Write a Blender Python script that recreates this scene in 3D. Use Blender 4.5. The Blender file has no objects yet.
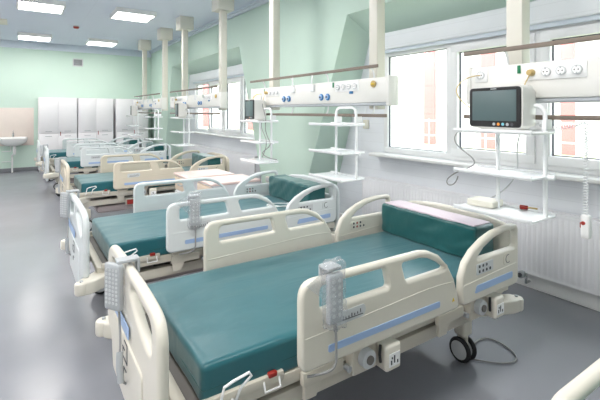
import bpy, bmesh, math, random
from mathutils import Vector, Matrix, noise
random.seed(7)
SC = bpy.context.scene
COL = SC.collection
PI = math.pi

# ------------------------------------------------------------------ materials
MATS = {}
def lin(c):
    return tuple(((v/255)/12.92 if v/255 <= .04045 else ((v/255+.055)/1.055)**2.4) for v in c)

def mat(name, rgb, rough=.5, metal=0., spec=.5, var=.03, vscale=6., bump=0., bscale=40., coat=0., emit=None, estr=0.):
    if name in MATS: return MATS[name]
    m = bpy.data.materials.new(name); m.use_nodes = True
    nt = m.node_tree; b = nt.nodes['Principled BSDF']
    c = lin(rgb)
    b.inputs['Roughness'].default_value = rough
    b.inputs['Metallic'].default_value = metal
    b.inputs['Specular IOR Level'].default_value = spec
    b.inputs['Coat Weight'].default_value = coat
    tc = nt.nodes.new('ShaderNodeTexCoord')
    n = nt.nodes.new('ShaderNodeTexNoise'); n.inputs['Scale'].default_value = vscale; n.inputs['Detail'].default_value = 4
    nt.links.new(tc.outputs['Object'], n.inputs['Vector'])
    r = nt.nodes.new('ShaderNodeValToRGB')
    r.color_ramp.elements[0].position = .3; r.color_ramp.elements[1].position = .7
    r.color_ramp.elements[0].color = tuple(max(0, v*(1-var)) for v in c) + (1,)
    r.color_ramp.elements[1].color = tuple(min(1, v*(1+var)) for v in c) + (1,)
    nt.links.new(n.outputs['Fac'], r.inputs['Fac'])
    nt.links.new(r.outputs['Color'], b.inputs['Base Color'])
    if bump > 0:
        n2 = nt.nodes.new('ShaderNodeTexNoise'); n2.inputs['Scale'].default_value = bscale; n2.inputs['Detail'].default_value = 3
        nt.links.new(tc.outputs['Object'], n2.inputs['Vector'])
        bp = nt.nodes.new('ShaderNodeBump'); bp.inputs['Strength'].default_value = bump; bp.inputs['Distance'].default_value = .01
        nt.links.new(n2.outputs['Fac'], bp.inputs['Height']); nt.links.new(bp.outputs['Normal'], b.inputs['Normal'])
    if emit:
        b.inputs['Emission Color'].default_value = lin(emit) + (1,)
        b.inputs['Emission Strength'].default_value = estr
    MATS[name] = m
    return m

def lined(m, axis, period, width, dark, phase=0., only_bump=False):
    """thin joint lines across one axis of a wall / ceiling lining, driven by object coordinates"""
    nt = m.node_tree; b = nt.nodes['Principled BSDF']
    tc = nt.nodes.new('ShaderNodeTexCoord'); sp = nt.nodes.new('ShaderNodeSeparateXYZ')
    nt.links.new(tc.outputs['Object'], sp.inputs[0])
    a = nt.nodes.new('ShaderNodeMath'); a.operation = 'ADD'; a.inputs[1].default_value = phase + 100*period
    nt.links.new(sp.outputs[axis], a.inputs[0])
    md = nt.nodes.new('ShaderNodeMath'); md.operation = 'MODULO'; md.inputs[1].default_value = period
    nt.links.new(a.outputs[0], md.inputs[0])
    lt = nt.nodes.new('ShaderNodeMath'); lt.operation = 'LESS_THAN'; lt.inputs[1].default_value = width
    nt.links.new(md.outputs[0], lt.inputs[0])
    old = b.inputs['Base Color'].links[0].from_socket
    mx = nt.nodes.new('ShaderNodeMix'); mx.data_type = 'RGBA'; mx.blend_type = 'MULTIPLY'
    mx.inputs[7].default_value = (dark, dark, dark, 1)
    nt.links.new(lt.outputs[0], mx.inputs[0]); nt.links.new(old, mx.inputs[6])
    nt.links.new(mx.outputs[2], b.inputs['Base Color'])
    return m

M_wall  = mat('green wall paint', (204,226,214), .55, var=.015, vscale=1.5, bump=.05, bscale=120)
M_ceil  = lined(mat('pale ceiling board', (224,231,246), .7, var=.01, vscale=1.), 0, 1.48, .008, .93, .4)
M_cor   = mat('cornice paint', (218,227,238), .5, var=.01)
M_niche = lined(mat('white wall lining panel', (236,239,245), .45, var=.01), 2, .12, .006, .93)
M_white = mat('white wall paint', (244,244,244), .6, var=.01)
M_pvc   = mat('white window plastic', (240,241,243), .3, var=.01)
M_gask  = mat('dark rubber gasket', (60,62,78), .6)
M_sill  = mat('white windowsill laminate', (238,238,238), .3, var=.01)
M_enam  = mat('white radiator enamel', (236,236,240), .3, var=.01)
M_lock  = mat('white cabinet laminate', (242,240,243), .35, var=.01)
M_gap   = mat('dark shadow gap', (96,98,106), .7)
M_chrome= mat('chrome', (205,207,210), .15, metal=1., var=.01)
M_steel = mat('brushed steel', (170,165,158), .35, metal=.8, var=.05, vscale=60)
M_rail  = mat('brown-grey anodised rail', (128,116,106), .45, metal=.15, var=.05, vscale=30)
M_cons  = mat('white console enamel', (232,231,227), .3, var=.01)
M_col   = mat('cream column enamel', (224,221,211), .35, var=.01)
M_diff  = mat('frosted lamp diffuser', (196,200,206), .35, var=.02)
M_rack  = mat('white rack enamel', (246,248,250), .25, var=.01)
M_blk   = mat('black plastic', (26,27,30), .35, var=.1)
M_dgrey = mat('dark grey plastic', (70,72,76), .5, var=.08)
M_grey  = mat('light grey plastic', (176,180,184), .45, var=.04)
M_grey2 = mat('pale grey plastic', (205,208,210), .4, var=.02)
M_scr   = mat('dark glossy screen', (84,104,106), .32, var=.02, spec=.6)
M_red   = mat('red plastic', (158,44,36), .4, var=.05)
M_org   = mat('orange button', (240,150,60), .4)
M_cyan  = mat('cyan button', (120,190,205), .4)
M_green = mat('green switch', (20,120,80), .4)
M_blue  = mat('blue gas outlet', (40,120,180), .35)
M_brass = mat('beige plug plastic', (196,170,112), .45)
M_ivory = mat('ivory plastic', (228,225,212), .45)
M_strip = mat('blue label strip', (162,188,226), .35, var=.01)
M_yel   = mat('yellow warning sticker', (226,196,60), .5)
M_ink   = mat('dark print', (66,70,76), .6)
M_cream = mat('cream bed plastic', (222,217,205), .35, var=.012, coat=.15)
M_cool  = mat('cool white bed plastic', (222,227,228), .35, var=.012, coat=.15)
M_beige = mat('beige bed plastic', (216,206,188), .38, var=.012, coat=.15)
M_frame = mat('cream bed frame enamel', (206,200,187), .4, var=.02)
M_under = mat('dark grey bed underside', (112,108,104), .55, var=.08)
M_cover = mat('lilac grey base cover', (184,172,172), .5, var=.03)
M_wire  = mat('white coated wire', (240,240,240), .3)
M_tyre  = mat('black rubber tyre', (34,35,38), .6)
M_pink  = mat('pale pink table laminate', (238,214,208), .35, var=.04, vscale=14)
M_lilac = mat('pale lilac cushion top', (206,190,200), .5, var=.03)
M_box   = mat('white bedside cabinet board', (232,234,238), .4, var=.01)
M_tan   = mat('beige drawer front', (222,204,184), .4, var=.02)
M_cable = mat('grey cable', (150,150,150), .5)
M_dcable= mat('dark grey cable', (84,86,92), .5)
M_ycable= mat('beige cable', (206,184,138), .5)
M_wcable= mat('white spiral cord', (232,234,236), .4)
M_tile  = mat('pinkish beige splash tile', (228,216,208), .25, var=.02)
M_cer   = mat('white sink ceramic', (240,240,240), .1, var=.005)
M_light = mat('lit lamp diffuser', (255,255,255), .5, emit=(255,250,244), estr=9.)
M_base  = mat('grey vinyl skirting', (128,130,136), .4, var=.04)

def floor_mat():
    m = mat('grey vinyl floor', (144,146,153), .17, var=.05, vscale=1.3, spec=.5)
    nt = m.node_tree; b = nt.nodes['Principled BSDF']
    tc = nt.nodes.new('ShaderNodeTexCoord')
    n = nt.nodes.new('ShaderNodeTexNoise'); n.inputs['Scale'].default_value = 3.5; n.inputs['Detail'].default_value = 5
    nt.links.new(tc.outputs['Object'], n.inputs['Vector'])
    mr = nt.nodes.new('ShaderNodeMapRange'); mr.inputs[3].default_value = .13; mr.inputs[4].default_value = .27
    nt.links.new(n.outputs['Fac'], mr.inputs[0]); nt.links.new(mr.outputs[0], b.inputs['Roughness'])
    return m
M_floor = floor_mat()

def vinyl_mat(name, rgb, rough=.34):
    m = mat(name, rgb, rough, var=.05, vscale=2.5)
    nt = m.node_tree; b = nt.nodes['Principled BSDF']
    tc = nt.nodes.new('ShaderNodeTexCoord'); mp = nt.nodes.new('ShaderNodeMapping')
    mp.inputs['Rotation'].default_value = (.3, .5, .55); mp.inputs['Scale'].default_value = (1.1, 3.2, 2.)
    nt.links.new(tc.outputs['Object'], mp.inputs[0])
    n = nt.nodes.new('ShaderNodeTexNoise'); n.inputs['Scale'].default_value = 2.2; n.inputs['Detail'].default_value = 2; n.inputs['Distortion'].default_value = .6
    nt.links.new(mp.outputs[0], n.inputs['Vector'])
    bp = nt.nodes.new('ShaderNodeBump'); bp.inputs['Strength'].default_value = .16; bp.inputs['Distance'].default_value = .03
    nt.links.new(n.outputs['Fac'], bp.inputs['Height']); nt.links.new(bp.outputs['Normal'], b.inputs['Normal'])
    b.inputs['Sheen Weight'].default_value = .32; b.inputs['Sheen Roughness'].default_value = .45; b.inputs['Sheen Tint'].default_value = (.85, .95, .97, 1)
    return m
M_teal  = vinyl_mat('teal vinyl mattress cover', (33,97,106))
M_teal2 = vinyl_mat('dark teal bolster cover', (13,84,85), .3)

def clear_mat(name, tint, fac_min, rough):
    m = bpy.data.materials.new(name); m.use_nodes = True; nt = m.node_tree
    for n in list(nt.nodes): nt.nodes.remove(n)
    o = nt.nodes.new('ShaderNodeOutputMaterial'); mx = nt.nodes.new('ShaderNodeMixShader')
    t = nt.nodes.new('ShaderNodeBsdfTransparent'); t.inputs[0].default_value = tint
    g = nt.nodes.new('ShaderNodeBsdfGlossy'); g.inputs['Roughness'].default_value = rough
    fr = nt.nodes.new('ShaderNodeFresnel'); fr.inputs[0].default_value = 1.45
    ad = nt.nodes.new('ShaderNodeMath'); ad.operation = 'ADD'; ad.inputs[1].default_value = fac_min; ad.use_clamp = True
    ge = nt.nodes.new('ShaderNodeNewGeometry'); iv = nt.nodes.new('ShaderNodeMath'); iv.operation = 'SUBTRACT'; iv.inputs[0].default_value = 1.
    nt.links.new(ge.outputs['Backfacing'], iv.inputs[1]); mu = nt.nodes.new('ShaderNodeMath'); mu.operation = 'MULTIPLY'
    nt.links.new(fr.outputs[0], ad.inputs[0]); nt.links.new(ad.outputs[0], mu.inputs[0]); nt.links.new(iv.outputs[0], mu.inputs[1]); nt.links.new(mu.outputs[0], mx.inputs[0])
    top = g
    if fac_min > .05:
        top = nt.nodes.new('ShaderNodeMixShader'); df = nt.nodes.new('ShaderNodeBsdfTranslucent'); df.inputs[0].default_value = (.9, .92, .95, 1)
        d2 = nt.nodes.new('ShaderNodeBsdfDiffuse'); d2.inputs[0].default_value = (.9, .92, .95, 1); a2 = nt.nodes.new('ShaderNodeMixShader')
        nt.links.new(df.outputs[0], a2.inputs[1]); nt.links.new(d2.outputs[0], a2.inputs[2]); top.inputs[0].default_value = .5
        nt.links.new(g.outputs[0], top.inputs[1]); nt.links.new(a2.outputs[0], top.inputs[2])
    nt.links.new(t.outputs[0], mx.inputs[1]); nt.links.new(top.outputs[0], mx.inputs[2]); nt.links.new(mx.outputs[0], o.inputs[0])
    if fac_min > .05:
        tc = nt.nodes.new('ShaderNodeTexCoord'); n = nt.nodes.new('ShaderNodeTexNoise'); n.inputs['Scale'].default_value = 38; n.inputs['Distortion'].default_value = 1.
        nt.links.new(tc.outputs['Object'], n.inputs['Vector'])
        bp = nt.nodes.new('ShaderNodeBump'); bp.inputs['Strength'].default_value = 1.; bp.inputs['Distance'].default_value = .02
        nt.links.new(n.outputs['Fac'], bp.inputs['Height']); nt.links.new(bp.outputs['Normal'], g.inputs['Normal'])
    return m
M_glass = clear_mat('window glass', (.97,.985,.98,1), 0., .0)
M_bag   = clear_mat('clear plastic bag', (.95,.955,.965,1), .24, .2)

# ------------------------------------------------------------------ geometry helpers
def curve_mesh(splines, dims='3D', bevel=0., extrude=0., fill='FULL', bres=2, smooth=False, res=6, inset=0.):
    cu = bpy.data.curves.new('temp', 'CURVE'); cu.dimensions = dims
    cu.fill_mode = fill; cu.bevel_depth = bevel; cu.bevel_resolution = bres; cu.extrude = extrude
    cu.use_fill_caps = True; cu.offset = -inset; cu.resolution_u = res
    for pts, cyc in splines:
        if smooth:
            s = cu.splines.new('NURBS'); s.points.add(len(pts)-1); s.order_u = 4; s.use_endpoint_u = not cyc
        else:
            s = cu.splines.new('POLY'); s.points.add(len(pts)-1)
        for p, q in zip(s.points, pts): p.co = (q[0], q[1], q[2] if len(q) > 2 else 0., 1.)
        s.use_cyclic_u = cyc
    ob = bpy.data.objects.new('temp', cu)
    me = bpy.data.meshes.new_from_object(ob)
    bpy.data.objects.remove(ob); bpy.data.curves.remove(cu)
    return me

def fillet(pts, rad, n=5):
    """round the corners of a 2-D polygon; rad is a number or a list"""
    out = []; N = len(pts)
    for i in range(N):
        r = rad[i] if isinstance(rad, (list, tuple)) else rad
        p = Vector(pts[i][:2]); a = Vector(pts[i-1][:2]); b = Vector(pts[(i+1) % N][:2])
        if r <= 0: out.append(tuple(p)); continue
        u = (a-p); v = (b-p); lu, lv = u.length, v.length; u /= lu; v /= lv
        t = min(r, lu*.48, lv*.48)
        p0, p1 = p+u*t, p+v*t
        for k in range(n+1):
            s = k/n
            q = p0*(1-s)**2 + p*2*s*(1-s) + p1*s*s
            out.append(tuple(q))
    return out

class MB:
    """collects shapes and links them as ONE mesh object"""
    def __init__(self):
        self.bm = bmesh.new(); self.mats = []
    def mi(self, m):
        if m not in self.mats: self.mats.append(m)
        return self.mats.index(m)
    def add_mesh(self, me, m, mtx=None):
        i = self.mi(m); n0 = len(self.bm.faces); v0 = len(self.bm.verts)
        if mtx is not None:
            me.transform(mtx)
            if mtx.determinant() < 0: me.flip_normals()
        self.bm.from_mesh(me); bpy.data.meshes.remove(me)
        self.bm.faces.ensure_lookup_table()
        for f in self.bm.faces[n0:]: f.material_index = i
        return self
    def add_bm(self, b, m, mtx=None):
        me = bpy.data.meshes.new('temp'); b.to_mesh(me); b.free()
        return self.add_mesh(me, m, mtx)
    def box(self, x0, x1, y0, y1, z0, z1, m, bev=0., seg=2, mtx=None):
        b = bmesh.new(); bmesh.ops.create_cube(b, size=1)
        for v in b.verts:
            v.co = ((x0+x1)/2+v.co.x*(x1-x0), (y0+y1)/2+v.co.y*(y1-y0), (z0+z1)/2+v.co.z*(z1-z0))
        if bev > 0:
            bev = min(bev, .45*min(abs(x1-x0), abs(y1-y0), abs(z1-z0)))
            bmesh.ops.bevel(b, geom=list(b.edges), offset=bev, segments=seg, profile=.5, affect='EDGES')
        return self.add_bm(b, m, mtx)
    def cyl(self, p0, p1, r, m, r2=None, n=20, mtx=None, bev=0.):
        p0, p1 = Vector(p0), Vector(p1); d = p1-p0
        b = bmesh.new()
        bmesh.ops.create_cone(b, cap_ends=True, cap_tris=False, segments=n, radius1=r, radius2=r if r2 is None else r2, depth=d.length)
        if bev > 0:
            es = [e for e in b.edges if abs(e.verts[0].co.z-e.verts[1].co.z) < 1e-6]
            bmesh.ops.bevel(b, geom=es, offset=bev, segments=2, profile=.5, affect='EDGES')
        rot = d.to_track_quat('Z', 'Y').to_matrix().to_4x4()
        t = Matrix.Translation((p0+p1)/2) @ rot
        return self.add_bm(b, m, t if mtx is None else mtx @ t)
    def sph(self, c, r, m, sc=(1,1,1), n=14):
        b = bmesh.new(); bmesh.ops.create_uvsphere(b, u_segments=n, v_segments=n//2+1, radius=r)
        return self.add_bm(b, m, Matrix.Translation(c) @ Matrix.Diagonal((*sc, 1)))
    def tube(self, pts, r, m, cyc=False, smooth=False, bres=3, res=6, mtx=None):
        return self.add_mesh(curve_mesh([(pts, cyc)], '3D', bevel=r, bres=bres, smooth=smooth, res=res), m, mtx)
    def plate(self, outer, holes, th, bev, m, mtx=None, bres=3):
        """outline with holes in XY, thickness th along Z centred on 0, round edges"""
        me = curve_mesh([(outer, True)] + [(h, True) for h in holes], '2D', bevel=bev, extrude=max(th/2-bev, 0), fill='BOTH', bres=bres, inset=bev)
        return self.add_mesh(me, m, mtx)
    def quad(self, pts, m):
        b = bmesh.new(); b.faces.new([b.verts.new(p) for p in pts])
        return self.add_bm(b, m)
    def lathe(self, prof, m, n=24, mtx=None):
        b = bmesh.new(); rings = []
        for r, z in prof:
            rings.append([b.verts.new((r*math.cos(2*PI*k/n), r*math.sin(2*PI*k/n), z)) for k in range(n)])
        for a, c in zip(rings, rings[1:]):
            for k in range(n):
                b.faces.new((a[k], a[(k+1) % n], c[(k+1) % n], c[k]))
        b.faces.new(rings[-1]); b.faces.new(list(reversed(rings[0])))
        return self.add_bm(b, m, mtx)
    def rbox(self, x0, x1, y0, y1, z0, z1, r, m, cuts=14, disp=None, mtx=None):
        """soft rounded box on a fine grid, optionally displaced along its normals"""
        b = bmesh.new(); bmesh.ops.create_cube(b, size=1)
        bmesh.ops.subdivide_edges(b, edges=list(b.edges), cuts=cuts, use_grid_fill=True)
        c = Vector(((x0+x1)/2, (y0+y1)/2, (z0+z1)/2)); h = Vector(((x1-x0)/2, (y1-y0)/2, (z1-z0)/2))
        for v in b.verts:
            q = []
            for k in range(3):               # squeeze grid lines towards the edges
                t = v.co[k]*2
                q.append(math.copysign(1-(1-abs(t))**1.5, t)*h[k])
            p = Vector(q)
            inn = Vector([max(-h[k]+r, min(h[k]-r, p[k])) for k in range(3)])
            d = p-inn
            v.co = c + (inn + d.normalized()*r if d.length > 1e-9 else p)
        if disp:
            b.normal_update()
            for v in b.verts: v.co += v.normal*disp(v.co)
        return self.add_bm(b, m, mtx)
    def mesh(self, name, angle=38):
        me = bpy.data.meshes.new(name)
        bmesh.ops.recalc_face_normals(self.bm, faces=list(self.bm.faces)) if False else None
        self.bm.to_mesh(me); self.bm.free()
        for m in self.mats: me.materials.append(m)
        me.shade_smooth(); me.set_sharp_from_angle(angle=math.radians(angle))
        return me

def put(name, me, parent=None, loc=(0,0,0), rot=(0,0,0)):
    if isinstance(me, MB): me = me.mesh(name)
    o = bpy.data.objects.new(name, me); COL.objects.link(o)
    o.location = loc; o.rotation_euler = rot
    if parent is not None: o.parent = parent
    return o
def tag(o, label, cat, group=None):
    o['label'] = label; o['category'] = cat
    if group: o['group'] = group
    return o
def thing(name, label, cat, loc=(0,0,0), rz=0., group=None):
    o = bpy.data.objects.new(name, None); COL.objects.link(o)
    o.empty_display_size = .1
    o.location = loc; o.rotation_euler = (0,0,rz)
    return tag(o, label, cat, group)
def struct(name, mb, parent=None):
    o = put(name, mb, parent)
    if parent is None: o['kind'] = 'structure'
    return o

# plane maps: (u,v,w) of a plate -> world axes
XZ = Matrix(((1,0,0,0),(0,0,-1,0),(0,1,0,0),(0,0,0,1)))     # u->x, v->z, thickness->-y
YZ = Matrix(((0,0,1,0),(1,0,0,0),(0,1,0,0),(0,0,0,1)))      # u->y, v->z, thickness->x
def T(x, y, z): return Matrix.Translation((x, y, z))

# ------------------------------------------------------------------ room shell
XW, XB, YF, ZC = 3.40, 3.84, 13.28, 3.48         # pillar face, niche back, far wall, ceiling
XL, YB = -2.9, -3.2
struct('floor', MB().box(XL, 4.0, YB, YF+.1, -.08, 0, M_floor))
struct('ceiling', MB().box(XL, 4.1, YB, YF+.1, ZC, ZC+.1, M_ceil))
struct('wall_far', MB().box(XL, 4.1, YF, YF+.12, 0, ZC, M_wall))
struct('wall_left', MB().box(XL-.12, XL, YB, YF+.1, 0, ZC, M_white))
struct('wall_back', MB().box(XL, 4.1, YB-.12, YB, 0, ZC, M_wall))

# window wall: green pillars and lintel, trapezoid window niches
ZN, ZNB = 2.82, 2.60
NICHES = [dict(f=(-.20, 3.93, -1.30, 5.02), b=(-.10, 3.96, -.98, 4.84), w=(.10, 3.72)),
          dict(f=(7.00, 11.10, 5.98, 11.90), b=(6.99, 10.98, 6.16, 11.70), w=(6.93+.12, 10.57))]
wf = MB()
wf.quad([(XW, YB, ZN), (XW, YB, ZC), (XW, YF, ZC), (XW, YF, ZN)], M_wall)
edges = [(YB, YB)]
for n in NICHES: edges += [(n['f'][0], n['f'][2]), (n['f'][1], n['f'][3])]
edges.append((YF, YF))
for k in range(0, len(edges), 2):
    (ta, ba), (tb, bb) = edges[k], edges[k+1]
    wf.quad([(XW, ba, 0), (XW, ta, ZN), (XW, tb, ZN), (XW, bb, 0)], M_wall)
for n in NICHES:
    f, b = n['f'], n['b']
    F = [(XW, f[2], 0), (XW, f[0], ZN), (XW, f[1], ZN), (XW, f[3], 0)]
    B = [(XB, b[2], 0), (XB, b[0], ZNB), (XB, b[1], ZNB), (XB, b[3], 0)]
    for i in range(3): wf.quad([F[i], B[i], B[i+1], F[i+1]], M_wall)
struct('wall_right', wf)
ZW0, ZW1 = 1.08, 2.36
bw = MB()
for n in NICHES:
    b, w = n['b'], n['w']
    def yat(a, c, z): return a + (c-a)*(ZNB-z)/ZNB
    L0, L1, L2, L3 = [yat(b[0], b[2], z) for z in (0, ZW0, ZW1, ZNB)]
    R0, R1, R2, R3 = [yat(b[1], b[3], z) for z in (0, ZW0, ZW1, ZNB)]
    bw.quad([(XB, L0, 0), (XB, L1, ZW0), (XB, R1, ZW0), (XB, R0, 0)], M_niche)
    bw.quad([(XB, L1, ZW0), (XB, L2, ZW1), (XB, w[0], ZW1), (XB, w[0], ZW0)], M_niche)
    bw.quad([(XB, w[1], ZW0), (XB, w[1], ZW1), (XB, R2, ZW1), (XB, R1, ZW0)], M_niche)
    bw.quad([(XB, L2, ZW1), (XB, L3, ZNB), (XB, R3, ZNB), (XB, R2, ZW1)], M_niche)
    for (ya, za, yb, zb) in ((w[0],ZW0,w[0],ZW1),(w[1],ZW0,w[1],ZW1),(w[0],ZW0,w[1],ZW0),(w[0],ZW1,w[1],ZW1)):
        bw.quad([(XB, ya, za), (XB+.22, ya, za), (XB+.22, yb, zb), (XB, yb, zb)], M_pvc)
struct('wall_outer', bw)

# trims
t1 = MB(); t1.box(XL, XW, YF-.05, YF, ZC-.19, ZC, M_cor, .01); struct('trim_1', t1)
t2 = MB(); t2.box(XW-.05, XW, YB, YF, ZC-.08, ZC, M_cor, .02); t2.box(XW-.09, XW-.03, YB, YF, ZC-.035, ZC, M_cor, .012); struct('trim_2', t2)
struct('baseboard_far', MB().box(XL, XW, YF-.012, YF, 0, .1, M_base, .004))
b = MB()
for k, n in enumerate(NICHES): b.box(XB-.02, XB, n['b'][2]+.06, n['b'][3]-.06, 0, .13, M_white, .004)
struct('baseboard_right', b)

# windows
def window(k, y0, y1):
    fr = MB(); pitch = (y1-y0)/4
    bars = [y0, y0+.27*(y1-y0), y0+.52*(y1-y0)-.02, y0+.77*(y1-y0)-.04, y1]
    bars = [y0, y1-2.82, y1-1.89, y1-.97, y1]
    xa, xb = XB-.0, XB+.09
    fr.box(xa, xb, y0, y1, ZW0, ZW0+.07, M_pvc, .008); fr.box(xa, xb, y0, y1, ZW1-.07, ZW1, M_pvc, .008)
    for i, y in enumerate(bars):
        a, c = (y, y+.065) if i == 0 else ((y-.065, y) if i == 4 else (y-.045, y+.045))
        fr.box(xa, xb, a, c, ZW0+.06, ZW1-.06, M_pvc, .008)
    glass = []
    for i in range(4):
        a, c = bars[i], bars[i+1]
        a += .065 if i == 0 else .045; c -= .065 if i == 3 else .045
        z0, z1 = ZW0+.07, ZW1-.07
        if i in (1, 2):                                   # opening sashes carry a frame of their own
            s = .06
            for (p, q, r_, t_) in ((a-.02, c+.02, z0-.02, z0+s), (a-.02, c+.02, z1-s, z1+.02), (a-.02, a+s, z0+s-.01, z1-s+.01), (c-s, c+.02, z0+s-.01, z1-s+.01)):
                fr.box(xa-.022, xb-.03, p, q, r_, t_, M_pvc, .008)
            a += s; c -= s; z0 += s; z1 -= s
        g = .007
        for (p, q, r_, t_) in ((a-.002, c+.002, z0-.002, z0+g), (a-.002, c+.002, z1-g, z1+.002), (a-.002, a+g, z0, z1), (c-g, c+.002, z0, z1)):
            fr.box(xa+.022, xa+.044, p, q, r_, t_, M_gask)
        glass.append((a, c, z0, z1))
    w = struct('window_%d' % k, fr)
    for (a, c, z0, z1) in glass:
        put('pane', MB().box(xa+.03, xa+.036, a, c, z0, z1, M_glass), w)
    h = MB()
    for y in (bars[1]+.10, bars[2]-.02, ):
        pass
    h.box(xa-.05, xa-.02, bars[2]-.1, bars[2]-.075, 1.68, 1.70, M_pvc, .004).box(xa-.06, xa-.045, bars[2]-.1, bars[2]-.075, 1.58, 1.70, M_pvc, .005)
    put('handle', h, w)
    s = MB(); s.box(XB-.16, XB+.02, y0-.12, y1+.12, ZW0-.045, ZW0-.005, M_sill, .012, 3)
    put('windowsill', s, w)
    return w
window(1, *NICHES[0]['w']); window(2, *NICHES[1]['w'])
for (n, lab) in zip(NICHES, ('white blind cassette above the near window', 'white blind cassette above the far window')):
    y0, y1 = n['w']
    bl = MB()
    bl.box(XB-.10, XB-.005, y0-.02, y1+.03, ZW1+.01, ZNB-.03, M_niche, .015, 3)
    bl.box(XB-.06, XB-.03, y0+.02, y1-.02, ZW1-.03, ZW1+.02, M_cor, .006)
    tag(put('blind_cassette', bl), lab, 'blind', 'blind cassettes over the windows')

# ------------------------------------------------------------------ outdoors
struct('ground', MB().box(4.3, 90, -40, 100, -.6, -.5, mat('pale dry grass', (196,200,160), .9, var=.15, vscale=.6)))
bd = thing('neighbouring_building', 'pale building with pink pilasters seen through the windows', 'building', (22, 0, -.5))
M_fac = mat('white facade render', (238,236,236), .8, var=.02); M_pil = mat('pink pilaster render', (214,128,128), .8, var=.03)
put('wall', MB().box(0, .4, -20, 90, 0, 9, M_fac), bd)
for y, hw in ((9.1, .3), (13.2, .4), (17.2, .42), (30, 1.), (43, 1.4), (57, 2.2), (70, 2.)):
    put('pilaster', MB().box(-.15, .05, y-hw, y+hw, 0, 9, M_pil, .02), bd)
fe = thing('yard_fence', 'grey mesh fence standing outside the near window', 'fence', (14, 3, -.5))
f1 = MB()
for z in (.5, 1.1, 1.7): f1.box(-.02, .02, -9, 13, z, z+.05, M_grey2)
put('rails', f1, fe)
f2 = MB()
for k in range(45): f2.box(-.015, .015, -9+k*.5, -8.96+k*.5, 0, 1.8, M_grey2)
put('bars', f2, fe)

# ------------------------------------------------------------------ ceiling things
def ceiling_light(x, y, label):
    t = thing('ceiling_light', label, 'lamp', (x, y, ZC), 0, 'square ceiling lights')
    fr = MB(); h = .35
    for (a, c, d, e) in ((-h, h, -h, -h+.03), (-h, h, h-.03, h), (-h, -h+.03, -h+.03, h-.03), (h-.03, h, -h+.03, h-.03)):
        fr.box(a, c, d, e, -.085, 0, M_white, .004)
    put('frame', fr, t)
    put('diffuser', MB().box(-h+.03, h-.03, -h+.03, h-.03, -.078, -.066, M_light), t)
ceiling_light(.30, 8.40, 'lit square ceiling light at top left, nearer of the left two')
ceiling_light(1.78, 8.27, 'lit square ceiling light beside the columns, nearer of the right two')
ceiling_light(.30, 12.05, 'lit square ceiling light above the sink end of the far wall')
ceiling_light(1.80, 12.02, 'lit square ceiling light above the tall white cabinets')
def area(x, y, w, p):
    l = bpy.data.lights.new('panel and fill lamp', 'AREA'); l.shape = 'SQUARE'; l.size = w; l.energy = p; l.color = (1, .965, .93)
    o = bpy.data.objects.new('panel_and_fill_lamp', l); COL.objects.link(o); o.location = (x, y, ZC-.09)
PW = 17.
for (x, y) in ((.3, 4.75), (1.78, 4.62), (.3, 1.1), (1.78, 1.0), (-1.2, 8.4), (-1.2, 12.05), (-1.2, 4.75), (-1.2, 1.1), (.3, -2.0), (-1.2, -2.0), (-2.4, 8.4), (-2.4, 4.75), (-2.4, 1.1), ):  # out-of-frame panels; the leftmost row is fill added to brighten the window wall
    area(x, y, .64, PW*.4 if y < 0 else PW*.7 if y > 12 else (PW*.6 if (x > 1 and y < 2) else PW))

sd = thing('smoke_detector', 'small red and white smoke detector on the ceiling', 'smoke detector', (1.02, 10.22, ZC))
put('base', MB().lathe([(.055, -.02), (.06, 0)], M_white), sd)
put('head', MB().lathe([(.02, -.06), (.045, -.055), (.06, -.03), (.06, -.018)], M_red), sd)
hp = MB(); hp.box(-.30, .30, -.30, .30, -.02, 0, M_ivory, .005); hp.box(-.26, .26, -.26, .26, -.026, -.018, M_ivory, .004)
tag(put('ceiling_hatch', hp, None, (-.52, 10.55, ZC)), 'ivory square hatch in the ceiling at the left edge', 'hatch')
vt = thing('wall_vent', 'small grey ventilation grille high on the far green wall', 'vent', (1.37, YF, 3.0))
fr = MB()
for (a, c, d, e) in ((-.13, .13, -.11, -.085), (-.13, .13, .085, .11), (-.13, -.105, -.09, .09), (.105, .13, -.09, .09)): fr.box(a, c, -.02, 0, d, e, M_grey2, .004)
put('frame', fr, vt)
sl = MB(); sl.box(-.11, .11, -.004, -.001, -.09, .09, M_dgrey)
for k in range(8): sl.box(-.108, .108, -.016, -.004, -.082+k*.022, -.070+k*.022, M_grey)
put('slats', sl, vt)

# ------------------------------------------------------------------ far end: cabinets and sink
def cabinet(x, label, kx=0):
    t = thing('tall_cabinet', label, 'cabinet', (x, YF-.02, 0), 0, 'tall white cabinets along the far wall')
    W, D, H = .90, .50, 1.97
    bd = MB(); bd.box(0, W, -D, 0, .06, H, M_lock, .004); bd.box(.02, W-.02, -D+.03, -.02, 0, .07, M_grey2)
    put('body', bd, t)
    for (z0, z1, hz) in ((1.02, H-.02, 1.07), (.08, 1.0, .94)):
        for s in (0, 1):
            d = MB(); a = .012+s*.441; d.box(a, a+.435, -D-.02, -D-.002, z0, z1, M_lock, .005)
            o = put('door', d, t)
            h = MB(); c = a+.2175; h.tube([(c-.07, -D-.018, hz), (c-.07, -D-.045, hz), (c+.07, -D-.045, hz), (c+.07, -D-.018, hz)], .007, M_grey)
            put('handle', h, o)
    k = MB(); k.cyl((.50, -D-.02, 1.05), (.50, -D-.03, 1.05), .012, M_chrome, n=12); k.box(.492, .508, -D-.036, -D-.03, .95, 1.05, M_red, .003)
    put('key', k, t)
    return t
cabinet(.40, 'tall white cabinet next to the sink')
cabinet(1.32, 'tall white cabinet in the middle of the three')
cabinet(2.29, 'tall white cabinet in the far corner behind the racks')
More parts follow.
